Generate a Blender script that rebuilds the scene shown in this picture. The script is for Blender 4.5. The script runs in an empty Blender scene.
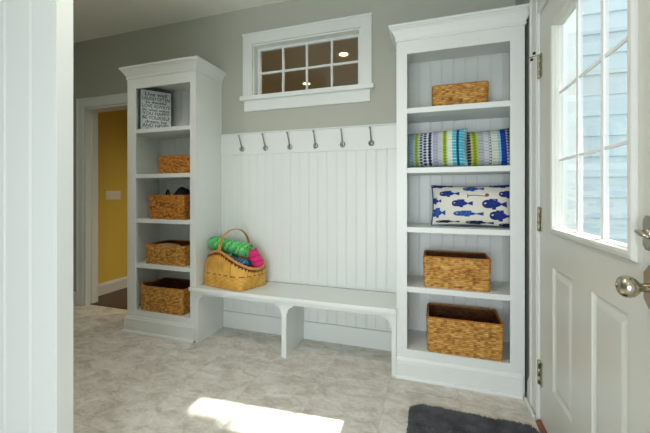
import bpy, bmesh, math, random
from mathutils import Vector, noise
random.seed(7)
S = bpy.context.scene
PI = math.pi
R = math.radians

# ------------------------------------------------------------------ camera, sky, sun, exposure
cam = bpy.data.objects.new('camera', bpy.data.cameras.new('camera'))
S.collection.objects.link(cam)
cam.location = (0, 0, 1.178)
cam.rotation_euler = (R(90), 0, R(18.06))
cam.data.sensor_width = 36
cam.data.lens = 330.0 / 650 * 36
cam.data.shift_x = -0.9 / 650
cam.data.shift_y = -23.0 / 650
cam.data.clip_start = 0.02
S.camera = cam
S.view_settings.view_transform = 'Standard'
S.view_settings.look = 'None'
S.view_settings.gamma = 1
S.view_settings.use_curve_mapping = False
S.view_settings.exposure = 0.0
S.cycles.use_denoising = True
S.cycles.max_bounces = 12
S.cycles.diffuse_bounces = 8
S.cycles.sample_clamp_indirect = 8

W = bpy.data.worlds.new('sky'); S.world = W; W.use_nodes = True
bg = W.node_tree.nodes['Background']
bg.inputs[0].default_value = (0.86, 0.94, 1.0, 1)
bg.inputs[1].default_value = 2.0

def light(name, kind, loc, rot, energy, color, **kw):
    d = bpy.data.lights.new(name, kind); d.energy = energy; d.color = color
    for k, v in kw.items(): setattr(d, k, v)
    o = bpy.data.objects.new(name, d); S.collection.objects.link(o)
    o.location = loc; o.rotation_euler = rot
    return o
# sun: from +x, 46.5 degrees high, a touch from +y
sd = Vector((math.cos(R(4.7)) * math.cos(R(46.7)), math.sin(R(4.7)) * math.cos(R(46.7)), math.sin(R(46.7))))
sun = light('sun', 'SUN', (6, 2, 6), sd.to_track_quat('Z', 'Y').to_euler(), 24, (1, .95, .86), angle=R(.9))
# area lamp added at the unseen rear opening for brightness; portal at the door glass
FILL_REAR = light('rear_fill_light', 'AREA', (-.45, -1.78, .96), (R(90), 0, PI), 55, (.88, .94, 1.0), shape='RECTANGLE', size=1.7, size_y=1.65)
FILL_REAR.rotation_euler = Vector((0, -1, 0)).to_track_quat('Z', 'Y').to_euler()
DAY_DOOR = light('door_glass_portal', 'AREA', (.60, 1.435, 1.48), (0, 0, 0), 1, (1, 1, 1), shape='RECTANGLE', size=.6, size_y=.9)
DAY_DOOR.rotation_euler = Vector((1, 0, 0)).to_track_quat('Z', 'Y').to_euler()
DAY_DOOR.data.cycles.is_portal = True

# ------------------------------------------------------------------ materials
def nodes(m): return m.node_tree.nodes, m.node_tree.links
def mat(name, col, rough=.5, metal=0, spec=.5, bump=0, bscale=60, var=0, vscale=8):
    m = bpy.data.materials.new(name); m.use_nodes = True
    n, l = nodes(m); b = n['Principled BSDF']
    b.inputs['Base Color'].default_value = (*col, 1)
    b.inputs['Roughness'].default_value = rough
    b.inputs['Metallic'].default_value = metal
    b.inputs['Specular IOR Level'].default_value = spec
    tc = n.new('ShaderNodeTexCoord')
    if var:
        t = n.new('ShaderNodeTexNoise'); t.inputs['Scale'].default_value = vscale; t.inputs['Detail'].default_value = 4
        l.new(tc.outputs['Object'], t.inputs['Vector'])
        r = n.new('ShaderNodeValToRGB')
        r.color_ramp.elements[0].position = .3; r.color_ramp.elements[1].position = .7
        r.color_ramp.elements[0].color = (*[c * (1 - var) for c in col], 1)
        r.color_ramp.elements[1].color = (*[min(1, c * (1 + var)) for c in col], 1)
        l.new(t.outputs['Fac'], r.inputs['Fac']); l.new(r.outputs['Color'], b.inputs['Base Color'])
    if bump:
        t2 = n.new('ShaderNodeTexNoise'); t2.inputs['Scale'].default_value = bscale; t2.inputs['Detail'].default_value = 3
        l.new(tc.outputs['Object'], t2.inputs['Vector'])
        bp = n.new('ShaderNodeBump'); bp.inputs['Strength'].default_value = bump; bp.inputs['Distance'].default_value = .002
        l.new(t2.outputs['Fac'], bp.inputs['Height']); l.new(bp.outputs['Normal'], b.inputs['Normal'])
    return m
def attr_mat(name, rough=.8, bump=.3, bscale=400, bright=1.0, sheen=0):
    m = mat(name, (1, 1, 1), rough, bump=bump, bscale=bscale, spec=.3)
    n, l = nodes(m); b = n['Principled BSDF']
    a = n.new('ShaderNodeVertexColor'); a.layer_name = 'Col'
    l.new(a.outputs['Color'], b.inputs['Base Color'])
    b.inputs['Sheen Weight'].default_value = sheen
    return m
M = {}
M['paint'] = mat('white_paint', (.69, .72, .695), .38, bump=.03, bscale=30)
M['door'] = mat('door_paint', (.63, .645, .59), .33)
M['wall'] = mat('grey_wall_paint', (.41, .425, .365), .85, bump=.06, bscale=250)
M['ceil'] = mat('ceiling_paint', (.80, .79, .72), .9)
M['yellow'] = mat('yellow_wall_paint', (.72, .52, .085), .85)
M['tan'] = mat('tan_ceiling_paint', (.62, .54, .38), .9)
M['dark_wood'] = mat('dark_wood_floor', (.045, .02, .012), .35, var=.4, vscale=12)
M['grout'] = mat('grout', (.50, .47, .40), .9)
M['nickel'] = mat('satin_nickel', (.52, .48, .38), .26, metal=1)
M['hook'] = mat('hook_nickel', (.36, .36, .33), .3, metal=1)
M['brass'] = mat('aged_brass', (.36, .335, .24), .38, metal=1)
M['rubber'] = mat('black_rubber', (.02, .02, .02), .6)
M['thresh'] = mat('red_brown_threshold', (.22, .06, .03), .5, var=.25, vscale=20)
M['siding'] = mat('pale_blue_siding', (.58, .67, .72), .7, bump=.05, bscale=90)
M['extwhite'] = mat('exterior_white', (.88, .9, .9), .6)
M['grass'] = mat('lawn', (.050, .062, .035), .95, var=.4, vscale=3)
M['black'] = mat('black_cloth', (.008, .008, .009), .8, bump=.5, bscale=300)
M['pale'] = mat('pale_cloth', (.50, .46, .40), .9, bump=.3, bscale=200)
M['frame_black'] = mat('black_frame', (.012, .014, .014), .45)
M['sign'] = mat('sign_face', (.74, .80, .83), .6, var=.08, vscale=25)
M['ink'] = mat('sign_ink', (.12, .13, .14), .6)
M['plate'] = mat('switch_plate', (.80, .78, .66), .4)
M['rug'] = mat('dark_grey_pile', (.112, .117, .130), .95, var=.42, vscale=14)
M['rugbase'] = mat('dark_grey_backing', (.03, .031, .036), .95)
M['weave'] = attr_mat('water_hyacinth', .62, .5, 500)
M['print'] = attr_mat('printed_fabric', .85, .25, 900)
M['towel'] = attr_mat('terry_towel', .95, 1.0, 450, sheen=.2)
M['tote'] = attr_mat('splint_basket', .45, .25, 260)
M['bluepipe'] = mat('blue_piping', (.03, .09, .24), .8)
M['greypipe'] = mat('grey_piping', (.25, .30, .33), .8)
M['lamp'] = mat('lamp_glow', (1, .9, .6))
n, l = nodes(M['lamp']); n['Principled BSDF'].inputs['Emission Color'].default_value = (1, .83, .5, 1); n['Principled BSDF'].inputs['Emission Strength'].default_value = 6
M['baffle'] = mat('lamp_baffle', (.75, .6, .35), .4)
# glass: thin architectural pane
g = bpy.data.materials.new('window_glass'); g.use_nodes = True
n, l = nodes(g); n.remove(n['Principled BSDF']); out = n['Material Output']
tr = n.new('ShaderNodeBsdfTransparent'); tr.inputs[0].default_value = (.96, .98, .98, 1)
gl = n.new('ShaderNodeBsdfGlossy'); gl.inputs['Roughness'].default_value = .03
lw = n.new('ShaderNodeLayerWeight'); lw.inputs[0].default_value = .5
pw5 = n.new('ShaderNodeMath'); pw5.operation = 'POWER'; pw5.inputs[1].default_value = 5
l.new(lw.outputs['Facing'], pw5.inputs[0])
fr = n.new('ShaderNodeMath'); fr.operation = 'MULTIPLY_ADD'; fr.inputs[1].default_value = .8; fr.inputs[2].default_value = .04
l.new(pw5.outputs[0], fr.inputs[0])
mx = n.new('ShaderNodeMixShader')
l.new(fr.outputs[0], mx.inputs[0]); l.new(tr.outputs[0], mx.inputs[1]); l.new(gl.outputs[0], mx.inputs[2]); l.new(mx.outputs[0], out.inputs[0])
M['glass'] = g
# floor tile: mottled beige stone, one offset per tile
def tile_mat():
    m = mat('stone_tile', (.4, .38, .33), .48, spec=.45)
    n, l = nodes(m); b = n['Principled BSDF']
    geo = n.new('ShaderNodeNewGeometry'); inf = n.new('ShaderNodeObjectInfo')
    comb = n.new('ShaderNodeVectorMath'); comb.operation = 'MULTIPLY_ADD'
    comb.inputs[1].default_value = (9, 7, 5)
    l.new(inf.outputs['Random'], comb.inputs[0]); l.new(geo.outputs['Position'], comb.inputs[2])
    mp = n.new('ShaderNodeMapping'); mp.inputs['Rotation'].default_value = (0, 0, .5); mp.inputs['Scale'].default_value = (1, 1.6, 1)
    l.new(comb.outputs[0], mp.inputs['Vector'])
    a = n.new('ShaderNodeTexNoise'); a.inputs['Scale'].default_value = 8; a.inputs['Detail'].default_value = 7; a.inputs['Roughness'].default_value = .62; a.inputs['Distortion'].default_value = .7
    c = n.new('ShaderNodeTexNoise'); c.inputs['Scale'].default_value = 42; c.inputs['Detail'].default_value = 5; c.inputs['Roughness'].default_value = .7
    l.new(mp.outputs[0], a.inputs['Vector']); l.new(mp.outputs[0], c.inputs['Vector'])
    ad = n.new('ShaderNodeMath'); ad.operation = 'MULTIPLY_ADD'; ad.inputs[1].default_value = .55
    l.new(c.outputs['Fac'], ad.inputs[0]); l.new(a.outputs['Fac'], ad.inputs[2])
    r = n.new('ShaderNodeValToRGB'); e = r.color_ramp.elements
    e[0].position = .56; e[0].color = (.42, .385, .325, 1)
    e[1].position = .98; e[1].color = (.73, .71, .665, 1)
    k = e.new(.75); k.color = (.58, .55, .49, 1)
    l.new(ad.outputs[0], r.inputs['Fac']); l.new(r.outputs['Color'], b.inputs['Base Color'])
    bp = n.new('ShaderNodeBump'); bp.inputs['Strength'].default_value = .15; bp.inputs['Distance'].default_value = .002
    l.new(ad.outputs[0], bp.inputs['Height']); l.new(bp.outputs['Normal'], b.inputs['Normal'])
    return m
M['tile'] = tile_mat()

# ------------------------------------------------------------------ helpers
def tag(o, label=None, cat=None, group=None, kind=None):
    if label: o['label'] = label
    if cat: o['category'] = cat
    if group: o['group'] = group
    if kind: o['kind'] = kind
    return o
def thing(name, label, cat, loc=(0, 0, 0), rotz=0, group=None, kind=None):
    o = bpy.data.objects.new(name, None); S.collection.objects.link(o)
    o.empty_display_size = .05
    o.location = loc; o.rotation_euler = (0, 0, rotz)
    return tag(o, label, cat, group, kind)
def root_loc(o):
    v = Vector((0, 0, 0))
    while o: v += o.location; o = o.parent
    return v
def obj(name, bm, m, parent=None, bev=0, smooth=False, local=False, loc=None):
    """links the bmesh (built in world coordinates unless local) as one mesh object"""
    if parent is not None and not local:
        off = root_loc(parent)
        bmesh.ops.translate(bm, verts=bm.verts, vec=-off)
    if loc is not None:
        bmesh.ops.translate(bm, verts=bm.verts, vec=-Vector(loc))
    bmesh.ops.recalc_face_normals(bm, faces=bm.faces)
    me = bpy.data.meshes.new(name); bm.to_mesh(me); bm.free()
    me.materials.append(M[m] if isinstance(m, str) else m)
    if smooth:
        for p in me.polygons: p.use_smooth = True
    o = bpy.data.objects.new(name, me); S.collection.objects.link(o)
    o.parent = parent
    if loc is not None: o.location = loc
    if bev:
        b = o.modifiers.new('bevel', 'BEVEL'); b.width = bev; b.segments = 2; b.limit_method = 'ANGLE'; b.angle_limit = R(40)
    return o
def inst(src, parent, loc):
    c = src.copy(); S.collection.objects.link(c); c.parent = parent; c.location = loc
    return c
def B(): return bmesh.new()
def box(bm, x0, x1, y0, y1, z0, z1):
    v = [bm.verts.new(p) for p in ((x0, y0, z0), (x1, y0, z0), (x1, y1, z0), (x0, y1, z0), (x0, y0, z1), (x1, y0, z1), (x1, y1, z1), (x0, y1, z1))]
    for f in ((0, 3, 2, 1), (4, 5, 6, 7), (0, 1, 5, 4), (1, 2, 6, 5), (2, 3, 7, 6), (3, 0, 4, 7)): bm.faces.new([v[i] for i in f])
    return bm
def bx(*a): return box(B(), *a)
def prism(bm, pts, axis, a, b):
    """extrude a 2D outline; axis 'x' takes (y,z), 'y' takes (x,z), 'z' takes (x,y)"""
    def P(p, t): return {'x': (t, p[0], p[1]), 'y': (p[0], t, p[1]), 'z': (p[0], p[1], t)}[axis]
    A = [bm.verts.new(P(p, a)) for p in pts]; C = [bm.verts.new(P(p, b)) for p in pts]
    bm.faces.new(A); bm.faces.new(C[::-1])
    for i in range(len(pts)):
        j = (i + 1) % len(pts); bm.faces.new((A[i], C[i], C[j], A[j]))
    return bm
def miter(bm, prof, x0, x1, yf, yb):
    """moulding swept round the left side, front and right side; prof = closed list of (offset, z)"""
    st = []
    for o, z in prof:
        st.append([bm.verts.new(p) for p in ((x0 - o, yb, z), (x0 - o, yf - o, z), (x1 + o, yf - o, z), (x1 + o, yb, z))])
    n = len(prof)
    for i in range(n):
        j = (i + 1) % n
        for k in range(3): bm.faces.new((st[i][k], st[i][k + 1], st[j][k + 1], st[j][k]))
    bm.faces.new([s[0] for s in st]); bm.faces.new([s[3] for s in st][::-1])
    return bm
def lathe(bm, prof, n=24, origin=(0, 0, 0), axis=(0, 0, 1)):
    q = Vector(axis).to_track_quat('Z', 'Y'); o = Vector(origin); rings = []
    for r, z in prof:
        rings.append([bm.verts.new(o + q @ Vector((max(r, 1e-4) * math.cos(2 * PI * i / n), max(r, 1e-4) * math.sin(2 * PI * i / n), z))) for i in range(n)])
    for a, b in zip(rings, rings[1:]):
        for i in range(n): bm.faces.new((a[i], a[(i + 1) % n], b[(i + 1) % n], b[i]))
    bm.faces.new(rings[0][::-1]); bm.faces.new(rings[-1])
    return bm
def tube(bm, pts, rad, n=10, closed=False):
    pts = [Vector(p) for p in pts]; N = len(pts); rings = []; up = None
    for i, p in enumerate(pts):
        if closed: d = pts[(i + 1) % N] - pts[i - 1]
        else: d = pts[min(i + 1, N - 1)] - pts[max(i - 1, 0)]
        d.normalize()
        if up is None: up = d.orthogonal().normalized()
        s = d.cross(up)
        if s.length < 1e-6: s = d.orthogonal()
        s.normalize(); up = s.cross(d).normalized()
        r = rad(i / max(1, N - 1)) if callable(rad) else rad
        rings.append([bm.verts.new(p + (math.cos(2 * PI * k / n) * up + math.sin(2 * PI * k / n) * s) * r) for k in range(n)])
    for i in range(N if closed else N - 1):
        a, b = rings[i], rings[(i + 1) % N]
        for k in range(n): bm.faces.new((a[k], a[(k + 1) % n], b[(k + 1) % n], b[k]))
    if not closed: bm.faces.new(rings[0][::-1]); bm.faces.new(rings[-1])
    return bm
def mesh_obj(name, verts, faces, cols, m, parent, smooth=True):
    me = bpy.data.meshes.new(name); me.from_pydata(verts, [], faces)
    if cols is not None:
        ca = me.color_attributes.new('Col', 'FLOAT_COLOR', 'POINT')
        flat = []
        for c in cols: flat += (c[0], c[1], c[2], 1)
        ca.data.foreach_set('color', flat)
    me.materials.append(M[m])
    if smooth: me.polygons.foreach_set('use_smooth', [True] * len(me.polygons))
    me.update()
    o = bpy.data.objects.new(name, me); S.collection.objects.link(o); o.parent = parent
    return o
def srgb(r, g, b):
    f = lambda c: (c / 255 / 12.92) if c / 255 <= .04045 else ((c / 255 + .055) / 1.055) ** 2.4
    return (f(r), f(g), f(b))

BW = .078      # width of one beadboard plank
def plank_run(parent, x0, x1, yf, z0, z1, w=BW, th=.012, start=None, name='beadboard_plank', m='paint'):
    """row of beadboard planks facing -y, each its own part, with a V-groove and bead at the joint"""
    def mk(wd):
        g = .0035
        pts = [(0, th), (0, g * .9), (g * .5, g * .8), (g, 0)]
        # small bead beside the groove
        pts += [(g + .0015, -.0012), (g + .005, -.0012), (g + .0065, .0012), (g + .0085, 0)]
        pts += [(wd - g, 0), (wd - g * .3, g * .9), (wd, g * .9), (wd, th)]
        return prism(B(), pts, 'z', z0, z1)
    x = start if start is not None else x0
    while x > x0 + 1e-4: x -= w
    src = None; rl = root_loc(parent) if parent else Vector((0, 0, 0))
    while x < x1 - .004:
        a, b = max(x, x0), min(x + w, x1)
        full = abs(b - a - w) < 1e-5
        if b - a > .012:
            loc = Vector((a, yf, 0)) - rl
            if full and src is not None: inst(src, parent, loc)
            else:
                o = obj(name, mk(b - a), m, parent, local=True); o.location = loc
                if full: src = o
        x += w

# ------------------------------------------------------------------ the room shell
XW, YB, ZC = .525, 2.509, 2.78         # right wall, back wall, ceiling
XL, YR = -4.3, -1.8                    # left wall, rear wall
def struct(name, bm, m, label, cat, parent=None, bev=0):
    o = obj(name, bm, m, parent, bev)
    if parent is None: tag(o, label, cat, kind='structure')
    return o
fl = struct('floor', bx(XL, XW + .12, YR, 2.585, -.06, -.0012), 'grout', 'beige stone-look tile floor of the mudroom', 'floor')
T = .405; src = None
x = -1.48 - 7 * T
while x < XW:
    y = 2.43 - 11 * T
    while y < 2.585:
        a, b = max(x, XL) + .0008, min(x + T, XW) - .0008
        c, d = max(y, YR) + .0008, min(y + T, 2.585) - .0008
        if b - a > .03 and d - c > .03:
            full = abs(b - a - T + .0016) < 1e-5 and abs(d - c - T + .0016) < 1e-5
            if full and src is not None: inst(src, fl, (a, c, 0))
            else:
                o = obj('floor_tile', bx(0, b - a, 0, d - c, -.004, 0), 'tile', fl, .0012, local=True); o.location = (a, c, 0)
                if full: src = o
        y += T
    x += T
struct('ceiling', bx(XL, XW + .12, YR, YB + .135, ZC, ZC + .1), 'ceil', 'pale grey-white flat ceiling over the mudroom', 'ceiling')
# back wall with the transom opening and the doorway opening
TX0, TX1, TZ0, TZ1 = -1.48, -.537, 2.01, 2.46
DX0, DX1, DZ = -3.485, -2.60, 2.075
bm = B()
y0, y1 = YB, YB + .135
box(bm, XL, DX0, y0, y1, 0, ZC); box(bm, DX0, DX1, y0, y1, DZ, ZC)
box(bm, DX1, TX0, y0, y1, 0, ZC); box(bm, TX0, TX1, y0, y1, 0, TZ0); box(bm, TX0, TX1, y0, y1, TZ1, ZC); box(bm, TX1, XW + .12, y0, y1, 0, ZC)
struct('wall_back', bm, 'wall', 'grey painted back wall behind the built-ins', 'wall')
# right wall with the entry door opening
EY0, EY1, EZ = .965, 1.962, 2.105
bm = B()
box(bm, XW, XW + .09, YR, EY0, 0, ZC); box(bm, XW, XW + .09, EY0, EY1, EZ, ZC); box(bm, XW, XW + .09, EY1, YB, 0, ZC)
struct('wall_right', bm, 'wall', 'grey wall around the white entry door at the right', 'wall')
struct('wall_left', bx(XL - .12, XL, YR, YB, 0, ZC), 'wall', 'grey left end wall beyond the panelled partition', 'wall')
# rear wall (behind the camera) with an added opening for the rear fill lamp
bm = B()
RX0, RX1, RZ0, RZ1 = -1.33, .43, .10, 1.82
box(bm, XL, RX0, YR - .12, YR, 0, ZC); box(bm, RX1, XW + .12, YR - .12, YR, 0, ZC); box(bm, RX0, RX1, YR - .12, YR, 0, RZ0); box(bm, RX0, RX1, YR - .12, YR, RZ1, ZC)
struct('wall_rear', bm, 'wall', 'grey rear wall with a wide opening added for the fill lamp', 'wall')
# panelled partition at the left, near the camera
PX, PY0, PY1 = -1.385, .890, .953
pw = struct('wall_partition', bx(XL, PX - .002, PY0 + .013, PY1 - .001, 0, ZC), 'paint', 'white board-clad partition wall filling the left edge', 'wall')
plank_run(pw, PX - 14 * .156, PX - .014, PY0, 0, ZC, w=.156, start=PX - 14 * .156, name='wall_plank')
obj('end_board', bx(PX - .014, PX, PY0, PY1, 0, ZC), 'paint', pw, .0015)

# ------------------------------------------------------------------ doorway to the next room (left)
t = thing('trim_1', 'white casing and jamb around the open doorway left of the shelves', 'door frame', (DX0, YB, 0), kind='structure')
CP = [(0, 0), (.095, 0), (.095, .012), (.088, .020), (.075, .020), (.068, .014), (.02, .012), (.012, .016), (0, .012)]
def casing_v(x_in, sgn, y, z0, z1):
    bm = B(); prism(bm, [(x_in + sgn * a, y - b) for a, b in CP], 'z', z0, z1); return bm
obj('casing', casing_v(DX0 - .005, -1, YB, 0, DZ + .10), 'paint', t)
obj('casing', casing_v(DX1 + .005, 1, YB, 0, DZ + .10), 'paint', t)
obj('head_casing', prism(B(), [(YB - b, DZ + .005 + a) for a, b in CP], 'x', DX0 - .005, DX1 + .005), 'paint', t)
obj('jamb', bx(DX0 - .0, DX0 + .018, YB, YB + .135, 0, DZ), 'paint', t)
obj('jamb', bx(DX1 - .018, DX1, YB, YB + .135, 0, DZ), 'paint', t)
obj('head_jamb', bx(DX0 + .018, DX1 - .018, YB, YB + .135, DZ - .018, DZ), 'paint', t)
obj('door_stop', bx(DX0 + .018, DX0 + .030, YB + .06, YB + .095, 0, DZ - .018), 'paint', t)
BP = [(0, 0), (.016, 0), (.016, .105), (.012, .12), (.008, .135), (0, .135)]
tag(obj('baseboard_back', prism(B(), [(YB - a, z) for a, z in BP], 'x', XL, DX0 - .10), 'paint'), 'short white baseboard left of the open doorway', 'baseboard', kind='structure')

# ------------------------------------------------------------------ next room seen through the doorway and the transom
NX, NY = -3.66, 6.2
struct('floor_beyond', bx(NX - .1, .6, 2.585, NY, -.06, .004), 'dark_wood', 'dark wood floor beyond the open doorway', 'floor')
struct('ceiling_beyond', bx(NX - .1, .6, YB + .135, NY, ZC, ZC + .1), 'tan', 'tan ceiling seen through the small upper window', 'ceiling')
struct('wall_beyond_left', bx(NX - .1, NX, YB + .135, NY, 0, ZC), 'yellow', 'mustard yellow wall seen through the doorway', 'wall')
struct('wall_beyond_far', bx(NX - .1, .6, NY, NY + .1, 0, ZC), 'tan', 'tan far wall of the next room', 'wall')
struct('wall_beyond_right', bx(.52, .62, YB + .135, NY, 0, ZC), 'tan', 'tan right wall of the next room', 'wall')
tag(obj('baseboard_left', prism(B(), [(NX + a, z + .004) for a, z in BP], 'y', YB + .14, NY), 'paint'), 'white baseboard under the mustard yellow wall', 'baseboard', kind='structure')
tag(obj('trim_2', bx(DX0 + .018, DX1 - .018, 2.555, 2.60, 0, .007), 'dark_wood', None, .002), 'dark wood threshold strip where tile meets the wood floor', 'threshold', kind='structure')
t = thing('light_switch', 'cream double light switch plate on the yellow wall', 'switch', (NX, 2.98, 1.16))
obj('wall_plate', bx(NX, NX + .006, 2.88, 3.075, 1.105, 1.21), 'plate', t, .002)
for yy in (2.928, 3.027):
    o = obj('rocker', bx(NX + .006, NX + .010, yy - .016, yy + .016, 1.125, 1.19), 'plate', t, .001)
for i, (px_, py_) in enumerate(((-.981, 3.664), (-1.756, 4.477))):
    t = thing('ceiling_light', ['round recessed ceiling light seen in the upper right transom pane', 'round recessed ceiling light seen low in the middle of the transom'][i], 'ceiling light', (px_, py_, ZC), group='recessed lights in the next room')
    obj('trim_ring', lathe(B(), [(.052, -.001), (.085, -.001), (.085, -.008), (.075, -.012), (.055, -.008), (.052, -.001)], 28, (px_, py_, ZC)), 'baffle', t, smooth=True)
    obj('bulb', lathe(B(), [(.0, -.006), (.03, -.006), (.05, -.0035), (.051, -.001), (0, -.001)], 28, (px_, py_, ZC)), 'lamp', t, smooth=True)
    light('ceiling_spot', 'SPOT', (px_, py_, ZC - .03), (0, 0, 0), 115, (1, .84, .60), spot_size=R(150), spot_blend=1, shadow_soft_size=.05)

for i, (px_, py_, en) in enumerate(((-.75, .95, 76), (-.2, -.75, 9), (-2.45, 1.25, 34))):  # ceiling lamps added out of view to brighten the floor and bench
    t = thing('added_ceiling_light', ['unseen ceiling light added above the middle of the mudroom', 'unseen ceiling light added near the rear opening', 'unseen ceiling light added in front of the left shelving unit'][i], 'ceiling light', (px_, py_, ZC), group='ceiling lights added to the mudroom for brightness')
    obj('trim_ring', lathe(B(), [(.052, -.001), (.085, -.001), (.085, -.008), (.075, -.012), (.055, -.008), (.052, -.001)], 28, (px_, py_, ZC)), 'paint', t, smooth=True)
    obj('bulb', lathe(B(), [(.0, -.006), (.03, -.006), (.05, -.0035), (.051, -.001), (0, -.001)], 28, (px_, py_, ZC)), 'lamp', t, smooth=True)
    light('ceiling_spot', 'SPOT', (px_, py_, ZC - .03), (0, 0, 0), en, (1, .95, .88), spot_size=R(165), spot_blend=1, shadow_soft_size=.12)

# ------------------------------------------------------------------ transom window
t = thing('window_1', 'small eight-pane interior transom window above the coat hooks', 'window', (-1.01, YB, TZ0), kind='structure')
fy = YB - .018
bm = B(); box(bm, -1.569, TX0, fy, YB, TZ0, 2.55); box(bm, TX1, -.447, fy, YB, TZ0, 2.55); box(bm, TX0, TX1, fy, YB, TZ1, 2.55)
box(bm, -1.574, -.442, fy - .006, YB, 2.538, 2.553)
obj('casing', bm, 'paint', t, .002)
bm = B(); box(bm, -1.585, -.427, YB - .045, YB, 1.975, TZ0 + .002); box(bm, TX0 + .003, TX1 - .003, YB, YB + .1, 1.99, TZ0 + .002)
obj('sill', bm, 'paint', t, .004)
obj('apron', prism(B(), [(YB, 1.885), (YB - .014, 1.885), (YB - .018, 1.90), (YB - .018, 1.975), (YB, 1.975)], 'x', -1.555, -.46), 'paint', t)
jy = YB + .075
bm = B(); box(bm, TX0, TX0 + .012, YB, YB + .134, TZ0, TZ1); box(bm, TX1 - .012, TX1, YB, YB + .134, TZ0, TZ1); box(bm, TX0 + .012, TX1 - .012, YB, YB + .134, TZ1 - .012, TZ1)
obj('jamb', bm, 'paint', t)
sx0, sx1, sz0, sz1 = TX0 + .012, TX1 - .012, TZ0 + .002, TZ1 - .012
bm = B(); r = .022
box(bm, sx0, sx0 + r, jy - .012, jy + .014, sz0, sz1); box(bm, sx1 - r, sx1, jy - .012, jy + .014, sz0, sz1)
box(bm, sx0 + r, sx1 - r, jy - .012, jy + .014, sz0, sz0 + r); box(bm, sx0 + r, sx1 - r, jy - .012, jy + .014, sz1 - r, sz1)
sash = obj('sash', bm, 'paint', t, .002)
gx0, gx1, gz0, gz1 = sx0 + r, sx1 - r, sz0 + r, sz1 - r
cw = (gx1 - gx0) / 4; ch = (gz1 - gz0) / 2
for i in range(1, 4): obj('muntin', bx(gx0 + i * cw - .009, gx0 + i * cw + .009, jy - .010, jy + .012, gz0, gz1), 'paint', sash, .002)
for i in range(4): obj('muntin', bx(gx0 + i * cw + (.009 if i else 0), gx0 + (i + 1) * cw - (.009 if i < 3 else 0), jy - .009, jy + .011, gz0 + ch - .009, gz0 + ch + .009), 'paint', sash, .002)
for i in range(4):
    for j in range(2): obj('pane', bx(gx0 + i * cw + .009, gx0 + (i + 1) * cw - .009, jy + .001, jy + .003, gz0 + j * ch + .009, gz0 + (j + 1) * ch - .009), 'glass', sash)

# ------------------------------------------------------------------ built-in shelving units
YF = 2.17                                # face of the face frames
SH = (.581, .963, 1.343, 1.725)          # tops of the shelves
DECK = .182
CROWN = [(0, 2.155), (.006, 2.155), (.008, 2.168), (.004, 2.172), (.006, 2.178), (.016, 2.196), (.028, 2.216), (.037, 2.226), (.040, 2.228), (.040, 2.234), (.046, 2.236), (.046, 2.250), (0, 2.250)]
BASEP = [(0, .0), (.016, .0), (.016, .098), (.014, .103), (.018, .106), (.018, .112), (.013, .118), (.010, .130), (.006, .134), (0, .134)]
SHOE = [(.016, .0), (.030, .0), (.030, .008), (.026, .016), (.020, .020), (.016, .020)]
def unit(label, x0, x1, o0, o1):
    t = thing('shelving_unit', label, 'shelves', ((x0 + x1) / 2, (YF + YB) / 2, 0))
    th = .018; yb = YB - .002
    obj('side_panel', bx(x0, x0 + th, YF + .019, yb, 0, 2.25), 'paint', t)
    obj('side_panel', bx(x1 - th, x1, YF + .019, yb, 0, 2.25), 'paint', t)
    plank_run(t, x0 + th, x1 - th, yb - .013, DECK, 2.13, start=x0 + th + .03)
    obj('stile', bx(x0, o0, YF, YF + .019, 0, 2.25), 'paint', t, .0015)
    obj('stile', bx(o1, x1, YF, YF + .019, 0, 2.25), 'paint', t, .0015)
    obj('top_rail', bx(o0, o1, YF + .0002, YF + .019, 2.072, 2.25), 'paint', t)
    obj('bottom_rail', bx(o0, o1, YF + .0002, YF + .019, 0, DECK), 'paint', t)
    for z in SH:
        bm = bx(x0 + th, x1 - th, YF + .019, yb - .014, z - .034, z)
        box(bm, o0, o1, YF + .003, YF + .019, z - .034, z)
        obj('shelf', bm, 'paint', t, .0015)
    obj('bottom_deck', bx(x0 + th, x1 - th, YF + .019, yb - .014, DECK - .02, DECK), 'paint', t)
    obj('top_panel', bx(x0 + th, x1 - th, YF + .019, yb, 2.13, 2.15), 'paint', t)
    obj('crown_moulding', miter(B(), CROWN, x0, x1, YF, yb), 'paint', t)
    obj('crown_cap', bx(x0 + .001, x1 - .001, YF + .001, yb, 2.235, 2.2495), 'paint', t)
    return t
LX0, LX1, RX_0, RX_1 = -2.505, -1.792, -.228, .502
ul = unit('tall white open shelving unit with crown, left of the bench', LX0, LX1, -2.413, -1.850)
ur = unit('tall white open shelving unit beside the entry door', RX_0, RX_1, -.161, .427)
def base(parent, x0, x1, left, right):
    for nm, P in (('base_moulding', BASEP), ('shoe_moulding', SHOE)):
        bm = B(); miter(bm, P, x0, x1, YF, YF + .3)
        geom = bm.verts[:] + bm.edges[:] + bm.faces[:]
        if not left: bmesh.ops.bisect_plane(bm, geom=bm.verts[:] + bm.edges[:] + bm.faces[:], plane_co=(x0, 0, 0), plane_no=(-1, 0, 0), clear_outer=True)
        if not right: bmesh.ops.bisect_plane(bm, geom=bm.verts[:] + bm.edges[:] + bm.faces[:], plane_co=(x1, 0, 0), plane_no=(1, 0, 0), clear_outer=True)
        obj(nm, bm, 'paint', parent)
base(ul, LX0, LX1 - .0005, True, False)
base(ur, RX_0 + .001, .487, False, False)

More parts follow.
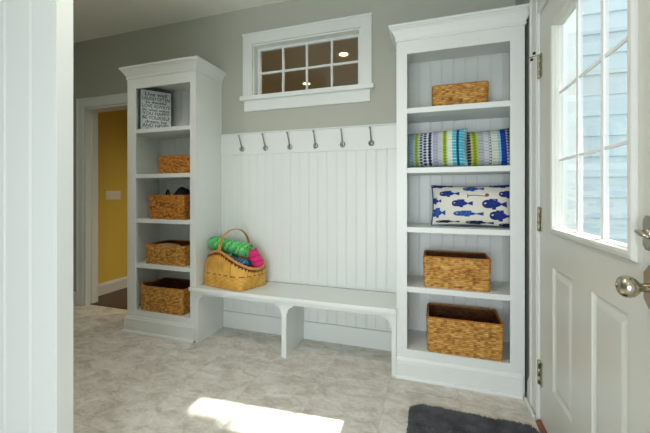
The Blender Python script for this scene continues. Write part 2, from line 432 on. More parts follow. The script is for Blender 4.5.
# ------------------------------------------------------------------ panelled back of the bench alcove
AX0, AX1 = LX1, RX_0
t = thing('wall_panelling', 'white beadboard panelling with flat hook rail between the shelving units', 'panelling', ((AX0 + AX1) / 2, YB, 0), kind='structure')
PY = YB - .014
plank_run(t, AX0, AX1, PY, .4392, 1.512, start=-1.585 - 3 * BW)
plank_run(t, AX0, AX1, PY, .145, .41, start=-1.585 - 3 * BW)
obj('hook_rail', bx(AX0 + .001, AX1 - .001, YB - .020, YB - .0005, 1.512, 1.690), 'paint', t, .0015)
obj('cap', bx(AX0 + .001, AX1 - .001, YB - .028, YB - .0005, 1.690, 1.700), 'paint', t, .002)
obj('base_rail', bx(AX0 + .001, AX1 - .001, YB - .018, YB - .0005, 0, .142), 'paint', t, .002)

# ------------------------------------------------------------------ bench
BZ = .439
t = thing('bench', 'long white built-in mudroom bench with scalloped brackets and three panel legs', 'bench', (-1.02, 2.33, 0))
YS = 2.135
bm = B(); box(bm, AX0 + .0005, AX1 - .0005, YS, YB - .021, BZ - .028, BZ); box(bm, -1.835, AX0 + .0005, YS, YF - .0005, BZ - .028, BZ); box(bm, AX1 - .0005, -.222, YS, YF - .0005, BZ - .028, BZ)
obj('seat', bm, 'paint', t, .004)
legs = ((AX0 + .0005, AX0 + .026), (-1.040, -1.002), (-.257, AX1 - .0005))
yl = 2.158
for a, b in legs: obj('leg_panel', bx(a, b, yl + .019, YB - .021, 0, BZ - .028), 'paint', t)
zt = BZ - .028; za = zt - .030
obj('apron', bx(legs[0][0], legs[2][1], yl, yl + .019, za, zt), 'paint', t)
for a, b in legs: obj('leg_face', bx(a, b, yl, yl + .019, 0, za), 'paint', t)
def bracket(xe, sgn):
    P = [(0, -.064), (.007, -.062), (.009, -.050)]
    for k in range(8):
        a = PI / 2 * k / 7; P.append((.028 - .019 * math.cos(a) + .012 * k / 7, -.046 + .014 * math.sin(a) + .016 * k / 7))
    P += [(.042, -.014), (.050, -.012), (.052, 0)]
    bm = B(); prev = None
    for px_, pz in P:
        x = xe + sgn * px_
        cur = [bm.verts.new((x, y, z)) for y in (yl, yl + .019) for z in (za + pz, za)]
        if prev:
            for q in ((0, 1), (1, 3), (3, 2), (2, 0)): bm.faces.new((prev[q[0]], prev[q[1]], cur[q[1]], cur[q[0]]))
        else: bm.faces.new((cur[0], cur[1], cur[3], cur[2]))
        prev = cur
    bmesh.ops.remove_doubles(bm, verts=bm.verts, dist=1e-5)
    return bm
for i_, sg in ((0, 1), (1, -1), (1, 1), (2, -1)):
    obj('bracket', bracket(legs[i_][1] if sg > 0 else legs[i_][0], sg), 'paint', t)

# ------------------------------------------------------------------ coat hooks
def hook(x, label):
    t = thing('coat_hook', label, 'hook', (x, YB - .020, 1.561), group='coat hooks on the rail')
    yw = YB - .020
    obj('back_plate', lathe(B(), [(.0, 0), (.021, 0), (.023, .002), (.021, .0055), (.012, .009), (0, .0105)], 20, (x, yw, 1.561), (0, -1, 0)), 'hook', t, smooth=True)
    pts = [(x, yw - .006, 1.566), (x, yw - .014, 1.582), (x, yw - .024, 1.604), (x, yw - .036, 1.632), (x, yw - .048, 1.656), (x, yw - .055, 1.665)]
    obj('upper_prong', tube(B(), pts, lambda s: .0062 - .0018 * s, 8), 'hook', t, smooth=True)
    obj('knob', lathe(B(), [(0, -.008), (.006, -.0065), (.0085, 0), (.006, .0065), (0, .008)], 12, (x, yw - .056, 1.667), (0, -1, .4)), 'hook', t, smooth=True)
    pts = [(x, yw - .006, 1.558), (x, yw - .018, 1.548), (x, yw - .030, 1.546), (x, yw - .037, 1.553), (x, yw - .038, 1.562)]
    obj('lower_prong', tube(B(), pts, lambda s: .0055 - .001 * s, 8), 'hook', t, smooth=True)
    obj('knob', lathe(B(), [(0, -.005), (.0035, -.004), (.005, 0), (.0035, .004), (0, .005)], 12, (x, yw - .038, 1.564), (0, 0, 1)), 'hook', t, smooth=True)
HL = ('coat hook nearest the left shelving unit', 'second coat hook from the left shelving unit', 'third coat hook from the left shelving unit', 'third coat hook from the right shelving unit', 'second coat hook from the right shelving unit', 'coat hook nearest the right shelving unit')
for i in range(6): hook(-1.572 + i * .2246, 'brushed nickel ' + HL[i])

# ------------------------------------------------------------------ baskets
def ring_pts(w, d, r, step):
    """rounded rectangle outline -> list of (x, y, nx, ny, s)"""
    P = []; s = 0
    segs = [((-w / 2 + r, -d / 2), (w / 2 - r, -d / 2), (0, -1)), ((w / 2, -d / 2 + r), (w / 2, d / 2 - r), (1, 0)), ((w / 2 - r, d / 2), (-w / 2 + r, d / 2), (0, 1)), ((-w / 2, d / 2 - r), (-w / 2, -d / 2 + r), (-1, 0))]
    for k, (a, b, nn) in enumerate(segs):
        L = math.hypot(b[0] - a[0], b[1] - a[1]); n = max(2, int(L / step))
        for i in range(n):
            f = i / n; P.append((a[0] + (b[0] - a[0]) * f, a[1] + (b[1] - a[1]) * f, nn[0], nn[1], s + L * f))
        s += L
        a0 = -PI / 2 + k * PI / 2; cx = b[0] - nn[0] * r; cy = b[1] - nn[1] * r; m = 4
        for i in range(m):
            a_ = a0 + PI / 2 * i / m
            P.append((cx + r * math.cos(a_), cy + r * math.sin(a_), math.cos(a_), math.sin(a_), s + r * PI / 2 * i / m))
        s += r * PI / 2
    return P, s
def weave_wall(name, parent, w, d, h, r, rowh, pitch, sgn, taper, pal, top_fn=None, seed=0, step=.0048):
    P, L = ring_pts(w, d, r, step); npit = max(8, round(L / pitch)) // 2 * 2
    rows = max(3, round(h / rowh)); V = []; C = []; sub = 3; n = len(P)
    rnd = random.Random(seed)
    tone = {}
    for j in range(rows * sub + 1):
        fz = j / (rows * sub); row = min(rows - 1, j // sub); ph = (j % sub) / sub
        prof = math.sin(PI * ph) if j < rows * sub else 0
        for (x, y, nx, ny, s) in P:
            q = s / L * npit
            c = .5 + .5 * math.cos(PI * (q + row))
            bump = (.0042 * c + .0012) * prof + .0008 * noise.noise((x * 60, y * 60, fz * h * 60 + seed))
            k = 1 + taper * (fz - 1)
            zz = fz * h
            if top_fn: zz = fz * (h + top_fn(x, y))
            V.append((x * k + nx * bump * sgn, y * k + ny * bump * sgn, zz))
            key = (row, int(q) // 1)
            if key not in tone: tone[key] = rnd.random()
            tn = tone[key] * .55 + .45 * (.5 + .8 * noise.noise((s * 38, fz * h * 90, seed * 3.1)))
            tn = max(0, min(.999, tn)) * (len(pal) - 1); i0 = int(tn); f = tn - i0
            cc = [pal[i0][m] * (1 - f) + pal[i0 + 1][m] * f for m in range(3)]
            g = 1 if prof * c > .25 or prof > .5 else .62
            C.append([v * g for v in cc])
    F = []
    for j in range(rows * sub):
        for i in range(n):
            a = j * n + i; b = j * n + (i + 1) % n; F.append((a, b, b + n, a + n) if sgn > 0 else (a, a + n, b + n, b))
    return mesh_obj(name, V, F, C, 'weave', parent)
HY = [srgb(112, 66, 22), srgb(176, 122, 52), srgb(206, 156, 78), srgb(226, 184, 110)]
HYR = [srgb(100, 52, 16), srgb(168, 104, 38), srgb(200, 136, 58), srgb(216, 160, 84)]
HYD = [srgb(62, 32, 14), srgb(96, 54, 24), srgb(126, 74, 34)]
def basket(label, x0, x1, yf, z, d, h, pal=HY, rotz=0, seed=1, top_fn=None):
    w = x1 - x0
    t = thing('wicker_basket', label, 'basket', ((x0 + x1) / 2, yf + d / 2, z), rotz, 'woven baskets on the shelves')
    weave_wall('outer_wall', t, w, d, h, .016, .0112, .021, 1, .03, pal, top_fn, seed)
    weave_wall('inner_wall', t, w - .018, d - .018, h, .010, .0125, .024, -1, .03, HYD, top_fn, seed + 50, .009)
    obj('bottom', bx(-w / 2 * .96, w / 2 * .96, -d / 2 * .96, d / 2 * .96, .001, .007), mb, t, local=True)
    # braided rim: two strands twisted round one another
    P, L = ring_pts(w - .009, d - .009, .013, .006)
    for ph in (0, PI):
        pts = []
        for (x, y, nx, ny, s) in P:
            k = round(L / .034); a = 2 * PI * s / L * k + ph
            dz = top_fn(x, y) if top_fn else 0
            pts.append((x + nx * .0035 * math.cos(a), y + ny * .0035 * math.cos(a), h + dz + .001 + .0035 * math.sin(a)))
        obj('rim_strand', tube(B(), pts, .0040, 7, closed=True), mr, t, smooth=True, local=True)
    return t
mb = mat('basket_bottom', srgb(120, 74, 30), .8, var=.3, vscale=60)
mr = mat('basket_rim', srgb(172, 108, 40), .65, var=.35, vscale=110, bump=.5, bscale=500)
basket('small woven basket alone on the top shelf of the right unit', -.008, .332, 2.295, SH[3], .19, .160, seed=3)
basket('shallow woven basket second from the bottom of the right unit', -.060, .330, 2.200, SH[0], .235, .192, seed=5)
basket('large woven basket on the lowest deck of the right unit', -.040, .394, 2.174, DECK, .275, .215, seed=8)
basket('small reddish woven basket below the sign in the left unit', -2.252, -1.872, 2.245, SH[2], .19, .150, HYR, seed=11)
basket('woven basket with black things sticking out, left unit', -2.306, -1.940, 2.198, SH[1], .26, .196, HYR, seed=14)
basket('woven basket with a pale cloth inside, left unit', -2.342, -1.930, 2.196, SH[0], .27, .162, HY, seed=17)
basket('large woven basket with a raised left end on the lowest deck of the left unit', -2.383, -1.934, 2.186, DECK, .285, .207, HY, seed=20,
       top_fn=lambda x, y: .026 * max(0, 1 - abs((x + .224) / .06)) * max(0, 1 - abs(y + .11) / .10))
# what lies in the baskets
t = thing('folded_cloth', 'pale folded cloth lying in the woven basket of the left unit', 'cloth', (-2.23, 2.30, SH[0] + .008))
for k in range(6):
    bm = B(); bmesh.ops.create_grid(bm, x_segments=12, y_segments=10, size=.5)
    for v in bm.verts:
        x, y = v.co.x, v.co.y
        e = (1 - (2 * abs(x)) ** 6) * (1 - (2 * abs(y)) ** 6)
        v.co = (x * .17 + .003 * k, y * .15, .0235 * k + .022 + .012 * e + .006 * noise.noise((x * 3, y * 3, k)))
    f = bmesh.ops.extrude_face_region(bm, geom=bm.faces[:])
    for v in [g for g in f['geom'] if isinstance(g, bmesh.types.BMVert)]: v.co.z -= .02
    obj('fold', bm, 'pale', t, smooth=True, local=True)
t = thing('black_bag', 'black cloth bag with a loop handle in a basket of the left unit', 'bag', (-2.10, 2.33, SH[1] + .008))
bm = B(); bmesh.ops.create_icosphere(bm, subdivisions=4, radius=1)
for v in bm.verts:
    p = v.co.copy(); k = 1 + .16 * noise.noise(p * 1.7 + Vector((3, 1, 2))) + .05 * noise.noise(p * 5)
    bump = .018 * math.exp(-((p.x - .45) / .22) ** 2) + .022 * math.exp(-((p.x + .1) / .25) ** 2)
    v.co = Vector((p.x * .088 * k + .035, p.y * .07 * k, .142 + p.z * .108 * k + (bump if p.z > 0 else 0)))
obj('pouch', bm, 'black', t, smooth=True, local=True)
pts = [(-.105 + .016 * math.cos(a), -.02, .185 + (.052 * math.sin(a) if a > 0 else 0)) for a in [PI * i / 14 for i in range(15)]]
pts = [(-.089, -.02, .05)] + pts + [(-.121, -.02, .05)]
obj('loop_handle', tube(B(), pts, .0075, 8), 'black', t, smooth=True, local=True)

# ------------------------------------------------------------------ pillows
def pillow(name, label, w, h, th, colf, loc, rot, pipe=None, nu=150, nv=90, group=None, sag=0):
    t = thing(name, label, 'pillow', loc, group=group); t.rotation_euler = rot
    V = []; C = []; F = []; idx = {}
    def pos(u, v, s):
        a, b = 2 * u - 1, 2 * v - 1
        e = max(0, (1 - abs(a) ** 3.2)) ** .5 * max(0, (1 - abs(b) ** 3.2)) ** .5
        px_ = a * w / 2 * (1 - .045 * (1 - b * b) * abs(a) ** 3) ; pz = b * h / 2 * (1 - .07 * (1 - a * a) * abs(b) ** 3)
        wr = .0035 * noise.noise((a * 3 + w * 9, b * 3, s * 2.0)) * e + .004 * noise.noise((a * 1.3, b * 1.6 + h, 4)) * e
        return (px_, s * (th / 2 * e + wr), pz + h / 2)
    for s in (-1, 1):
        for j in range(nv + 1):
            for i in range(nu + 1):
                edge = i in (0, nu) or j in (0, nv)
                if s == 1 and edge: idx[(s, i, j)] = idx[(-1, i, j)]; continue
                idx[(s, i, j)] = len(V); u, v = i / nu, j / nv
                V.append(pos(u, v, s)); C.append(colf(u, 1 - v) if s < 0 else colf(1 - u, 1 - v))
        for j in range(nv):
            for i in range(nu):
                q = (idx[(s, i, j)], idx[(s, i + 1, j)], idx[(s, i + 1, j + 1)], idx[(s, i, j + 1)])
                F.append(q if s < 0 else q[::-1])
    mesh_obj('cover', V, F, C, 'print', t)
    if pipe:
        per = [(i / 40, 0) for i in range(40)] + [(1, i / 24) for i in range(24)] + [(1 - i / 40, 1) for i in range(40)] + [(0, 1 - i / 24) for i in range(24)]
        obj('piping', tube(B(), [pos(u, v, -1) for u, v in per], .0035, 7, closed=True), pipe, t, smooth=True, local=True)
    return t
def beads(cols, rows, dots):
    """striped knit: columns (end, body colour, bead colour, style)"""
    cols = [(e, srgb(*a), srgb(*b), st) for e, a, b, st in cols]
    def f(u, v):
        lo = 0
        for i, (e, a, b, st) in enumerate(cols):
            if u <= e or i == len(cols) - 1:
                q = (u - lo) / max(1e-4, e - lo); k = v * rows + (.5 if i % 2 else 0); fr = abs((k % 1) - .5) * 2
                if st == 0: return b if fr > .82 else a
                if st == 1: return b if fr * fr + (2 * q - 1) ** 2 * .8 < .62 else a
                if st == 2: return b if abs(2 * q - 1) < .25 + .6 * fr else a
                return a
            lo = e
        return a
    return f
G = 'striped knit pillows in the right unit'
p1 = beads([(.05, (40, 70, 150), (20, 30, 60), 0), (.12, (110, 135, 150), (70, 90, 110), 0), (.17, (35, 45, 60), (180, 190, 200), 1), (.25, (125, 145, 155), (95, 110, 125), 0), (.335, (150, 160, 150), (110, 140, 30), 2), (.39, (170, 180, 185), (60, 65, 80), 1), (.45, (185, 192, 195), (35, 40, 80), 1), (.53, (195, 200, 208), (25, 28, 65), 2), (.61, (160, 160, 178), (130, 130, 150), 0), (.66, (180, 185, 190), (150, 155, 165), 0), (.74, (190, 200, 130), (115, 140, 25), 2), (.80, (205, 215, 205), (170, 180, 170), 0), (.86, (70, 165, 190), (170, 215, 220), 0), (.895, (20, 70, 120), (10, 40, 80), 0), (.96, (60, 170, 190), (160, 215, 215), 0), (1, (150, 190, 200), (90, 150, 170), 0)], 13, 1)
p2 = beads([(.06, (40, 42, 45), (150, 140, 120), 1), (.17, (165, 160, 140), (45, 45, 50), 1), (.30, (170, 180, 80), (115, 140, 15), 2), (.42, (165, 170, 172), (120, 125, 135), 0), (.52, (190, 195, 198), (140, 145, 160), 0), (.57, (60, 65, 80), (190, 195, 195), 1), (.70, (205, 212, 195), (160, 168, 160), 0), (.76, (130, 185, 205), (190, 215, 215), 0), (.88, (25, 70, 170), (15, 40, 120), 0), (.93, (40, 45, 60), (190, 195, 200), 1), (1, (150, 155, 165), (20, 22, 30), 1)], 13, 1)
pillow('striped_pillow', 'knit pillow with turquoise striped right end on the right unit shelf', .435, .245, .15, p1, (-.010, 2.285, SH[2] + .006), (R(-9), R(-1), R(-7)), 'greypipe', 170, 100, G)
pillow('striped_pillow', 'knit pillow with royal blue striped right end on the right unit shelf',   .29, .245, .12, p2, (.330, 2.345, SH[2] + .006), (R(-8), R(-2.0), R(2)), 'greypipe', 150, 100, G)

FISH = [(.20, .24, .085, .055, 0), (.50, .11, .085, .05, 1), (.09, .03, .10, .04, 0), (.86, .03, .12, .04, 0), (.93, .25, .085, .06, 0), (.03, .42, .05, .055, 0), (.36, .48, .085, .065, 0), (.745, .49, .10, .085, 0), (.06, .71, .065, .08, 1), (.42, .725, .12, .05, 1), (.825, .76, .095, .085, 0), (.17, .925, .10, .025, 2), (.56, .94, .11, .035, 2), (.93, .97, .09, .03, 2)]
FC = [srgb(28, 44, 112), srgb(38, 72, 142), srgb(22, 28, 60)]
CREAM = srgb(214, 212, 200)
def fishcol(u, v):
    asp = .272 / .47
    if u < .012 or v < .015: return srgb(30, 66, 120)
    for (cx, cy, a, b, k) in FISH:
        a, b = a * 1.25, b * 1.15; dx, dy = u - cx, (v - cy)
        if abs(dx) > a * 1.7 or abs(dy) > b * 1.7: continue
        X, Y = dx / a, dy / b
        c = FC[k]
        if X * X * 1.1 + (Y * (1 + .35 * X)) ** 2 < .95:
            n_ = noise.noise((u * 60, v * 40, 1))
            if (X + .62) ** 2 + (Y * .7 + .1) ** 2 < .012: return CREAM
            if X > -.35 and n_ > .25: return [min(1, q * 2.2) for q in c]
            return c
        if .8 < X < 1.5 and abs(Y) < (X - .72) * .95: return c                    # tail fin
        if -.25 < X < .55 and Y < 0 and -1.28 < Y and abs(X - .15) < .42 and noise.noise((u * 90, 3, 1)) > -.35: return c   # back fin
        if .0 < X < .4 and 0 < Y < 1.3: return c                                    # belly fin
    if .46 < u < .70 and abs(v - .295 + .01 * math.sin((u - .46) * 20)) < .011: return srgb(120, 80, 90)
    if (u - .69) ** 2 + ((v - .275) * asp) ** 2 < .0006: return srgb(120, 80, 95)
    if .455 < u < .475 and abs(v - .295) < .06 * (.475 - u) / .02: return srgb(110, 70, 80)
    return CREAM
pillow('fish_pillow', 'cream lumbar pillow printed with blue fish on the right unit shelf', .485, .268, .12, fishcol, (.228, 2.305, SH[1] + .005), (R(-10), 0, R(-2)), 'bluepipe', 230, 140)

# ------------------------------------------------------------------ sign
t = thing('box_sign', 'grey lettered sign in a black frame on the top shelf of the left unit', 'sign', (-2.438, 2.232, SH[3]), math.atan2(.20, .164))
sw, shh = .262, .376
bm = B(); box(bm, 0, .008, 0, .030, 0, shh); box(bm, sw - .008, sw, 0, .030, 0, shh); box(bm, .008, sw - .008, 0, .030, 0, .008); box(bm, .008, sw - .008, 0, .030, shh - .008, shh)
box(bm, .008, sw - .008, .012, .028, .008, shh - .008)
obj('frame', bm, 'frame_black', t, local=True)
obj('face', bx(.008, sw - .008, .006, .012, .008, shh - .008), 'sign', t, local=True)
lines = [('Live well', .036), ('LAUGH OFTEN', .034), ('be thankful', .026), ('LOVE ALWAYS', .034), ('do what makes', .026), ('YOU HAPPY', .032), ('BE YOURSELF', .034), ('dream big', .030), ('AND NEVER', .032), ('GIVE UP', .032)]
zc = shh - .020
for s_, hh in lines:
    cu = bpy.data.curves.new('lettering', 'FONT'); cu.body = s_; cu.size = hh * 1.25; cu.align_x = 'CENTER'; cu.extrude = .0004; cu.offset = .0007
    zc -= hh
    tmp = bpy.data.objects.new('tmp', cu); S.collection.objects.link(tmp)
    me = bpy.data.meshes.new_from_object(tmp); S.collection.objects.unlink(tmp); bpy.data.objects.remove(tmp)
    w_ = max(v.co.x for v in me.vertices) - min(v.co.x for v in me.vertices); kx = min(1.15, (sw - .045) / w_)
    for v in me.vertices: v.co = Vector((v.co.x * kx + sw / 2, .0056 - v.co.z, v.co.y + zc))
    me.materials.clear(); me.materials.append(M['ink']); me.name = 'lettering'
    o = bpy.data.objects.new('lettering', me); S.collection.objects.link(o); o.parent = t
    zc -= .0035

# ------------------------------------------------------------------ tote basket with rolled towels on the bench
ang = R(-12)
TB = thing('tote_basket', 'light wood splint tote basket with arched handle on the bench', 'basket', (-1.537, 2.322, BZ), ang)
NT, MT = 220, 44
bw, bd = .425, .285
def rim_h(a):          # a = angle; handle sides at +-90 deg are high, ends low, the right end lowest
    c = math.cos(a); s = math.sin(a)
    return .205 + .083 * (s * s) ** 1.6 - .045 * max(0, c) + .012 * max(0, -c)
def tote_xy(a, f, inset=0):
    n_ = 9.0 - 6.2 * f ** .8      # square at the base, oval at the rim
    c, s = math.cos(a), math.sin(a)
    k = (abs(c) ** n_ + abs(s) ** n_) ** (-1 / n_)
    flare = .985 + .02 * math.sin(f * PI * .75)
    tail = .050 * f * max(0, c) ** 2
    x = c * k * (bw / 2 * flare - inset) + tail
    y = s * k * (bd / 2 * flare - inset)
    return x + .15 * y, y
TAN = [srgb(186, 132, 48), srgb(214, 160, 66), srgb(228, 180, 88)]
RED = srgb(92, 32, 20)
def tote_col(a, f, per):
    z = f * rim_h(a)
    q = per * 46; k = int(q) % 2; row = int(z / .016)
    n_ = noise.noise((per * 30, z * 14, 2.2)) * .5 + .5
    c = [TAN[0][i] * (1 - n_) + TAN[2][i] * n_ for i in range(3)]
    if z > .10 and z < .107 and (q * 1.0 % 2) < 1.25: return srgb(84, 44, 18)
    top = rim_h(a) - z
    if .012 < top < .042:
        zz = abs(((per * 60) % 1) - .5) * 2
        if (top - .012) / .030 < .35 + .65 * zz: return RED
    if z < .10 and (int(q) + row) % 2 == 0: c = [v * .86 for v in c]
    if z >= .107 and (q % 2) < .12: c = [v * .6 for v in c]
    return c
for nm, inset, sgn in (('outer_wall', 0, 1), ('inner_wall', .007, -1)):
    V = []; C = []; F = []
    for j in range(MT + 1):
        f = j / MT
        for i in range(NT):
            a = 2 * PI * i / NT; x, y = tote_xy(a, f, inset); q = i / NT * 46; row = int(f * rim_h(a) / .016)
            z = f * rim_h(a)
            bump = .0012 * math.copysign(abs(math.sin(PI * q)) ** .5, math.sin(PI * (q + (row if z < .1 else 0))))
            V.append((x + math.cos(a) * bump * sgn, y + math.sin(a) * bump * sgn, z + .003)); C.append(tote_col(a, f, i / NT))
    for j in range(MT):
        for i in range(NT):
            p, q = j * NT + i, j * NT + (i + 1) % NT; F.append((p, q, q + NT, p + NT) if sgn > 0 else (p, p + NT, q + NT, q))
    F.append(tuple(range(NT))[::-1])
    mesh_obj(nm, V, F, C, 'tote', TB)
mt = mat('splint_wood', srgb(190, 132, 62), .45, var=.2, vscale=40, bump=.2, bscale=200)
pts = []
for i in range(90):
    a = 2 * PI * i / 90; x, y = tote_xy(a, 1, .0035); pts.append((x, y, rim_h(a) + .002))
bm = B()
P_ = [Vector(p) for p in pts]
rr = []
for i, p in enumerate(P_):
    a = 2 * PI * i / 90; nrm = Vector((math.cos(a), math.sin(a), 0))
    rr.append([bm.verts.new(p + nrm * o_ + Vector((0, 0, z_))) for o_, z_ in ((.0075, -.014), (.0085, 0), (.004, .006), (-.004, .006), (-.0085, 0), (-.0075, -.014))])
for i in range(90):
    A_, C_ = rr[i], rr[(i + 1) % 90]
    for k in range(6): bm.faces.new((A_[k], A_[(k + 1) % 6], C_[(k + 1) % 6], C_[k]))
obj('rim', bm, mt, TB, smooth=True, local=True)
# arched handle: a flat strap from one long side to the other
bm = B(); rg = []; NH = 40; hy = bd / 2 * 1.0 - .002
for i in range(NH + 1):
    s = i / NH
    if s < .14: y = -hy; z = .16 + (s / .14) * .125
    elif s > .86: y = hy; z = .16 + ((1 - s) / .14) * .125
    else:
        a = PI * (s - .14) / .72; y = -hy * math.cos(a); z = .285 + .165 * math.sin(a) ** .85
    rg.append((y, z))
def nrm2(i):
    a = rg[max(0, i - 1)]; b = rg[min(NH, i + 1)]; d = Vector((b[0] - a[0], b[1] - a[1])); d.normalize(); return Vector((-d.y, d.x))
rows_ = []
for i, (y, z) in enumerate(rg):
    n2 = nrm2(i); hw = .0115
    rows_.append([bm.verts.new((sx * hw + .15 * y, y + n2.x * tt, z + n2.y * tt)) for sx, tt in ((-1, -.003), (1, -.003), (1, .003), (-1, .003))])
for a_, b_ in zip(rows_, rows_[1:]):
    for k in range(4): bm.faces.new((a_[k], a_[(k + 1) % 4], b_[(k + 1) % 4], b_[k]))
bm.faces.new(rows_[0]); bm.faces.new(rows_[-1][::-1])
obj('handle', bm, mt, TB, .001, local=True)

def towel_roll(label, loc, rot, L, rad, pal, turns=3.2, group='rolled towels in the tote basket', seed=0, stripe=30):
    t = thing('rolled_towel', label, 'towel', loc, group=group); t.rotation_euler = rot
    V = []; C = []; F = []; na = 90; nl = 60; th = rad / (turns + .4)
    for i in range(na + 1):
        a = i / na * turns * 2 * PI; r = rad - th * 1.0 * (a / (2 * PI))
        for j in range(nl + 1):
            x = (j / nl - .5) * L + .004 * math.sin(a * .8 + seed)
            w = .0025 * noise.noise((a * 1.2, x * 30, seed)) + .0015 * noise.noise((a * 6, x * 90, seed + 4))
            V.append((x, math.cos(a) * (r + w), math.sin(a) * (r + w)))
            k = int((x / L + .5) * stripe + 1.8 * noise.noise((a * 2.2, x * 22, seed))) + int(a * 2.0)
            c = pal[(k * 7 + (k // 3)) % len(pal)]; C.append(c)
    for i in range(na):
        for j in range(nl):
            p = i * (nl + 1) + j; F.append((p, p + 1, p + nl + 2, p + nl + 1))
    o = mesh_obj('towel_sheet', V, F, C, 'towel', t)
    s = o.modifiers.new('thickness', 'SOLIDIFY'); s.thickness = th * .72; s.offset = 0
    return t
GR = [srgb(60, 175, 85), srgb(30, 150, 110), srgb(150, 205, 70), srgb(40, 170, 160), srgb(90, 200, 90), srgb(20, 120, 130)]
PK = [srgb(200, 30, 105), srgb(220, 60, 130), srgb(185, 25, 90)]
BL = [srgb(25, 45, 110), srgb(40, 90, 160), srgb(50, 150, 170), srgb(20, 30, 80)]
def tp(x, y, z):
    c, s = math.cos(ang), math.sin(ang); return (-1.537 + x * c - y * s, 2.322 + x * s + y * c, BZ + z)
towel_roll('green and turquoise rolled towel on top in the tote basket', tp(-.040, -.012, .305), (0, R(6), ang + .05), .385, .055, GR, seed=1)
towel_roll('hot pink rolled towel at the right end of the tote basket', tp(.170, .055, .205), (0, R(55), ang + .1), .16, .050, PK, seed=5)
towel_roll('dark blue rolled towel low in the tote basket', tp(.085, -.052, .190), (0, R(4), ang), .19, .040, BL, seed=9)
towel_roll('lime green rolled towel beneath the others in the tote basket', tp(-.09, -.02, .21), (0, R(0), ang), .18, .050, GR[::-1], seed=13)

# ------------------------------------------------------------------ entry door (right)
DXF = .523                    # inner face of the door leaf
D1 = thing('door_1', 'white entry door with nine-pane window and raised lower panels', 'door', (DXF, 1.463, 0), kind='structure')
wy0, wy1, wz0, wz1 = 1.135, 1.735, 1.025, 1.935
dth = .030
bm = B()
pan = ((1.548, 1.772), (1.150, 1.380)); pz0, pz1 = .262, .838
ys = [.972, pan[1][0], pan[1][1], pan[0][0], pan[0][1], 1.956]
zb, zt_ = .022, 2.098
box(bm, DXF, DXF + dth, ys[0], ys[5], zb, pz0)
for a, b in ((ys[0], ys[1]), (ys[2], ys[3]), (ys[4], ys[5])): box(bm, DXF, DXF + dth, a, b, pz0, pz1)
box(bm, DXF, DXF + dth, ys[0], ys[5], pz1, wz0)
box(bm, DXF, DXF + dth, ys[0], wy0, wz0, wz1); box(bm, DXF, DXF + dth, wy1, ys[5], wz0, wz1)
box(bm, DXF, DXF + dth, ys[0], ys[5], wz1, zt_)
obj('leaf', bm, 'door', D1)
for a, b in pan:
    bm = B(); rings = []
    for ins, dep in ((0, 0), (.006, .005), (.014, .010), (.020, .010), (.034, .004), (.042, .002)):
        rings.append([bm.verts.new((DXF + dep, y, z)) for y, z in ((a + ins, pz0 + ins), (b - ins, pz0 + ins), (b - ins, pz1 - ins), (a + ins, pz1 - ins))])
    for p, q in zip(rings, rings[1:]):
        for k in range(4): bm.faces.new((p[k], p[(k + 1) % 4], q[(k + 1) % 4], q[k]))
    bm.faces.new(rings[-1])
    rb = [bm.verts.new((DXF + .026, v.co.y, v.co.z)) for v in rings[0]]
    for k in range(4): bm.faces.new((rings[0][k], rb[k], rb[(k + 1) % 4], rings[0][(k + 1) % 4]))
    bm.faces.new(rb[::-1])
    obj('raised_panel', bm, 'door', D1)
# window frame on the leaf
def rect_ring(bm, prof, y0, y1, z0, z1):
    """picture-frame moulding in the y-z plane; prof = closed list of (inset, x)"""
    rings = [[bm.verts.new((x, y, z)) for y, z in ((y0 + i, z0 + i), (y1 - i, z0 + i), (y1 - i, z1 - i), (y0 + i, z1 - i))] for i, x in prof]
    n_ = len(prof)
    for i in range(n_):
        p, q = rings[i], rings[(i + 1) % n_]
        for k in range(4): bm.faces.new((p[k], p[(k + 1) % 4], q[(k + 1) % 4], q[k]))
    return bm
wf = obj('window_frame', rect_ring(B(), [(0, DXF - .0005), (0, DXF - .006), (.006, DXF - .014), (.018, DXF - .016), (.026, DXF - .012), (.034, DXF + .010), (.034, DXF + .029), (.0335, DXF + .036)][:7] + [(.030, DXF + .0305)], wy0 - .032, wy1 + .032, wz0 - .032, wz1 + .032), 'door', D1)
cy_, cz_ = (wy1 - wy0) / 3, (wz1 - wz0) / 3; gxx = DXF + .018
for i in (1, 2): obj('muntin', bx(gxx - .006, gxx + .010, wy0 + i * cy_ - .011, wy0 + i * cy_ + .011, wz0, wz1), 'extwhite', D1, .002)
for j in (1, 2):
    for i in range(3):
        obj('muntin', bx(gxx - .0045, gxx + .0045, wy0 + i * cy_ + (.011 if i else 0), wy0 + (i + 1) * cy_ - (.011 if i < 2 else 0), wz0 + j * cz_ - .006, wz0 + j * cz_ + .006), 'extwhite', D1, .002)
for i in range(3):
    for j in range(3): obj('pane', bx(gxx - .0015, gxx + .0015, wy0 + i * cy_ + .011, wy0 + (i + 1) * cy_ - .011, wz0 + j * cz_ + .006, wz0 + (j + 1) * cz_ - .006), 'glass', D1)
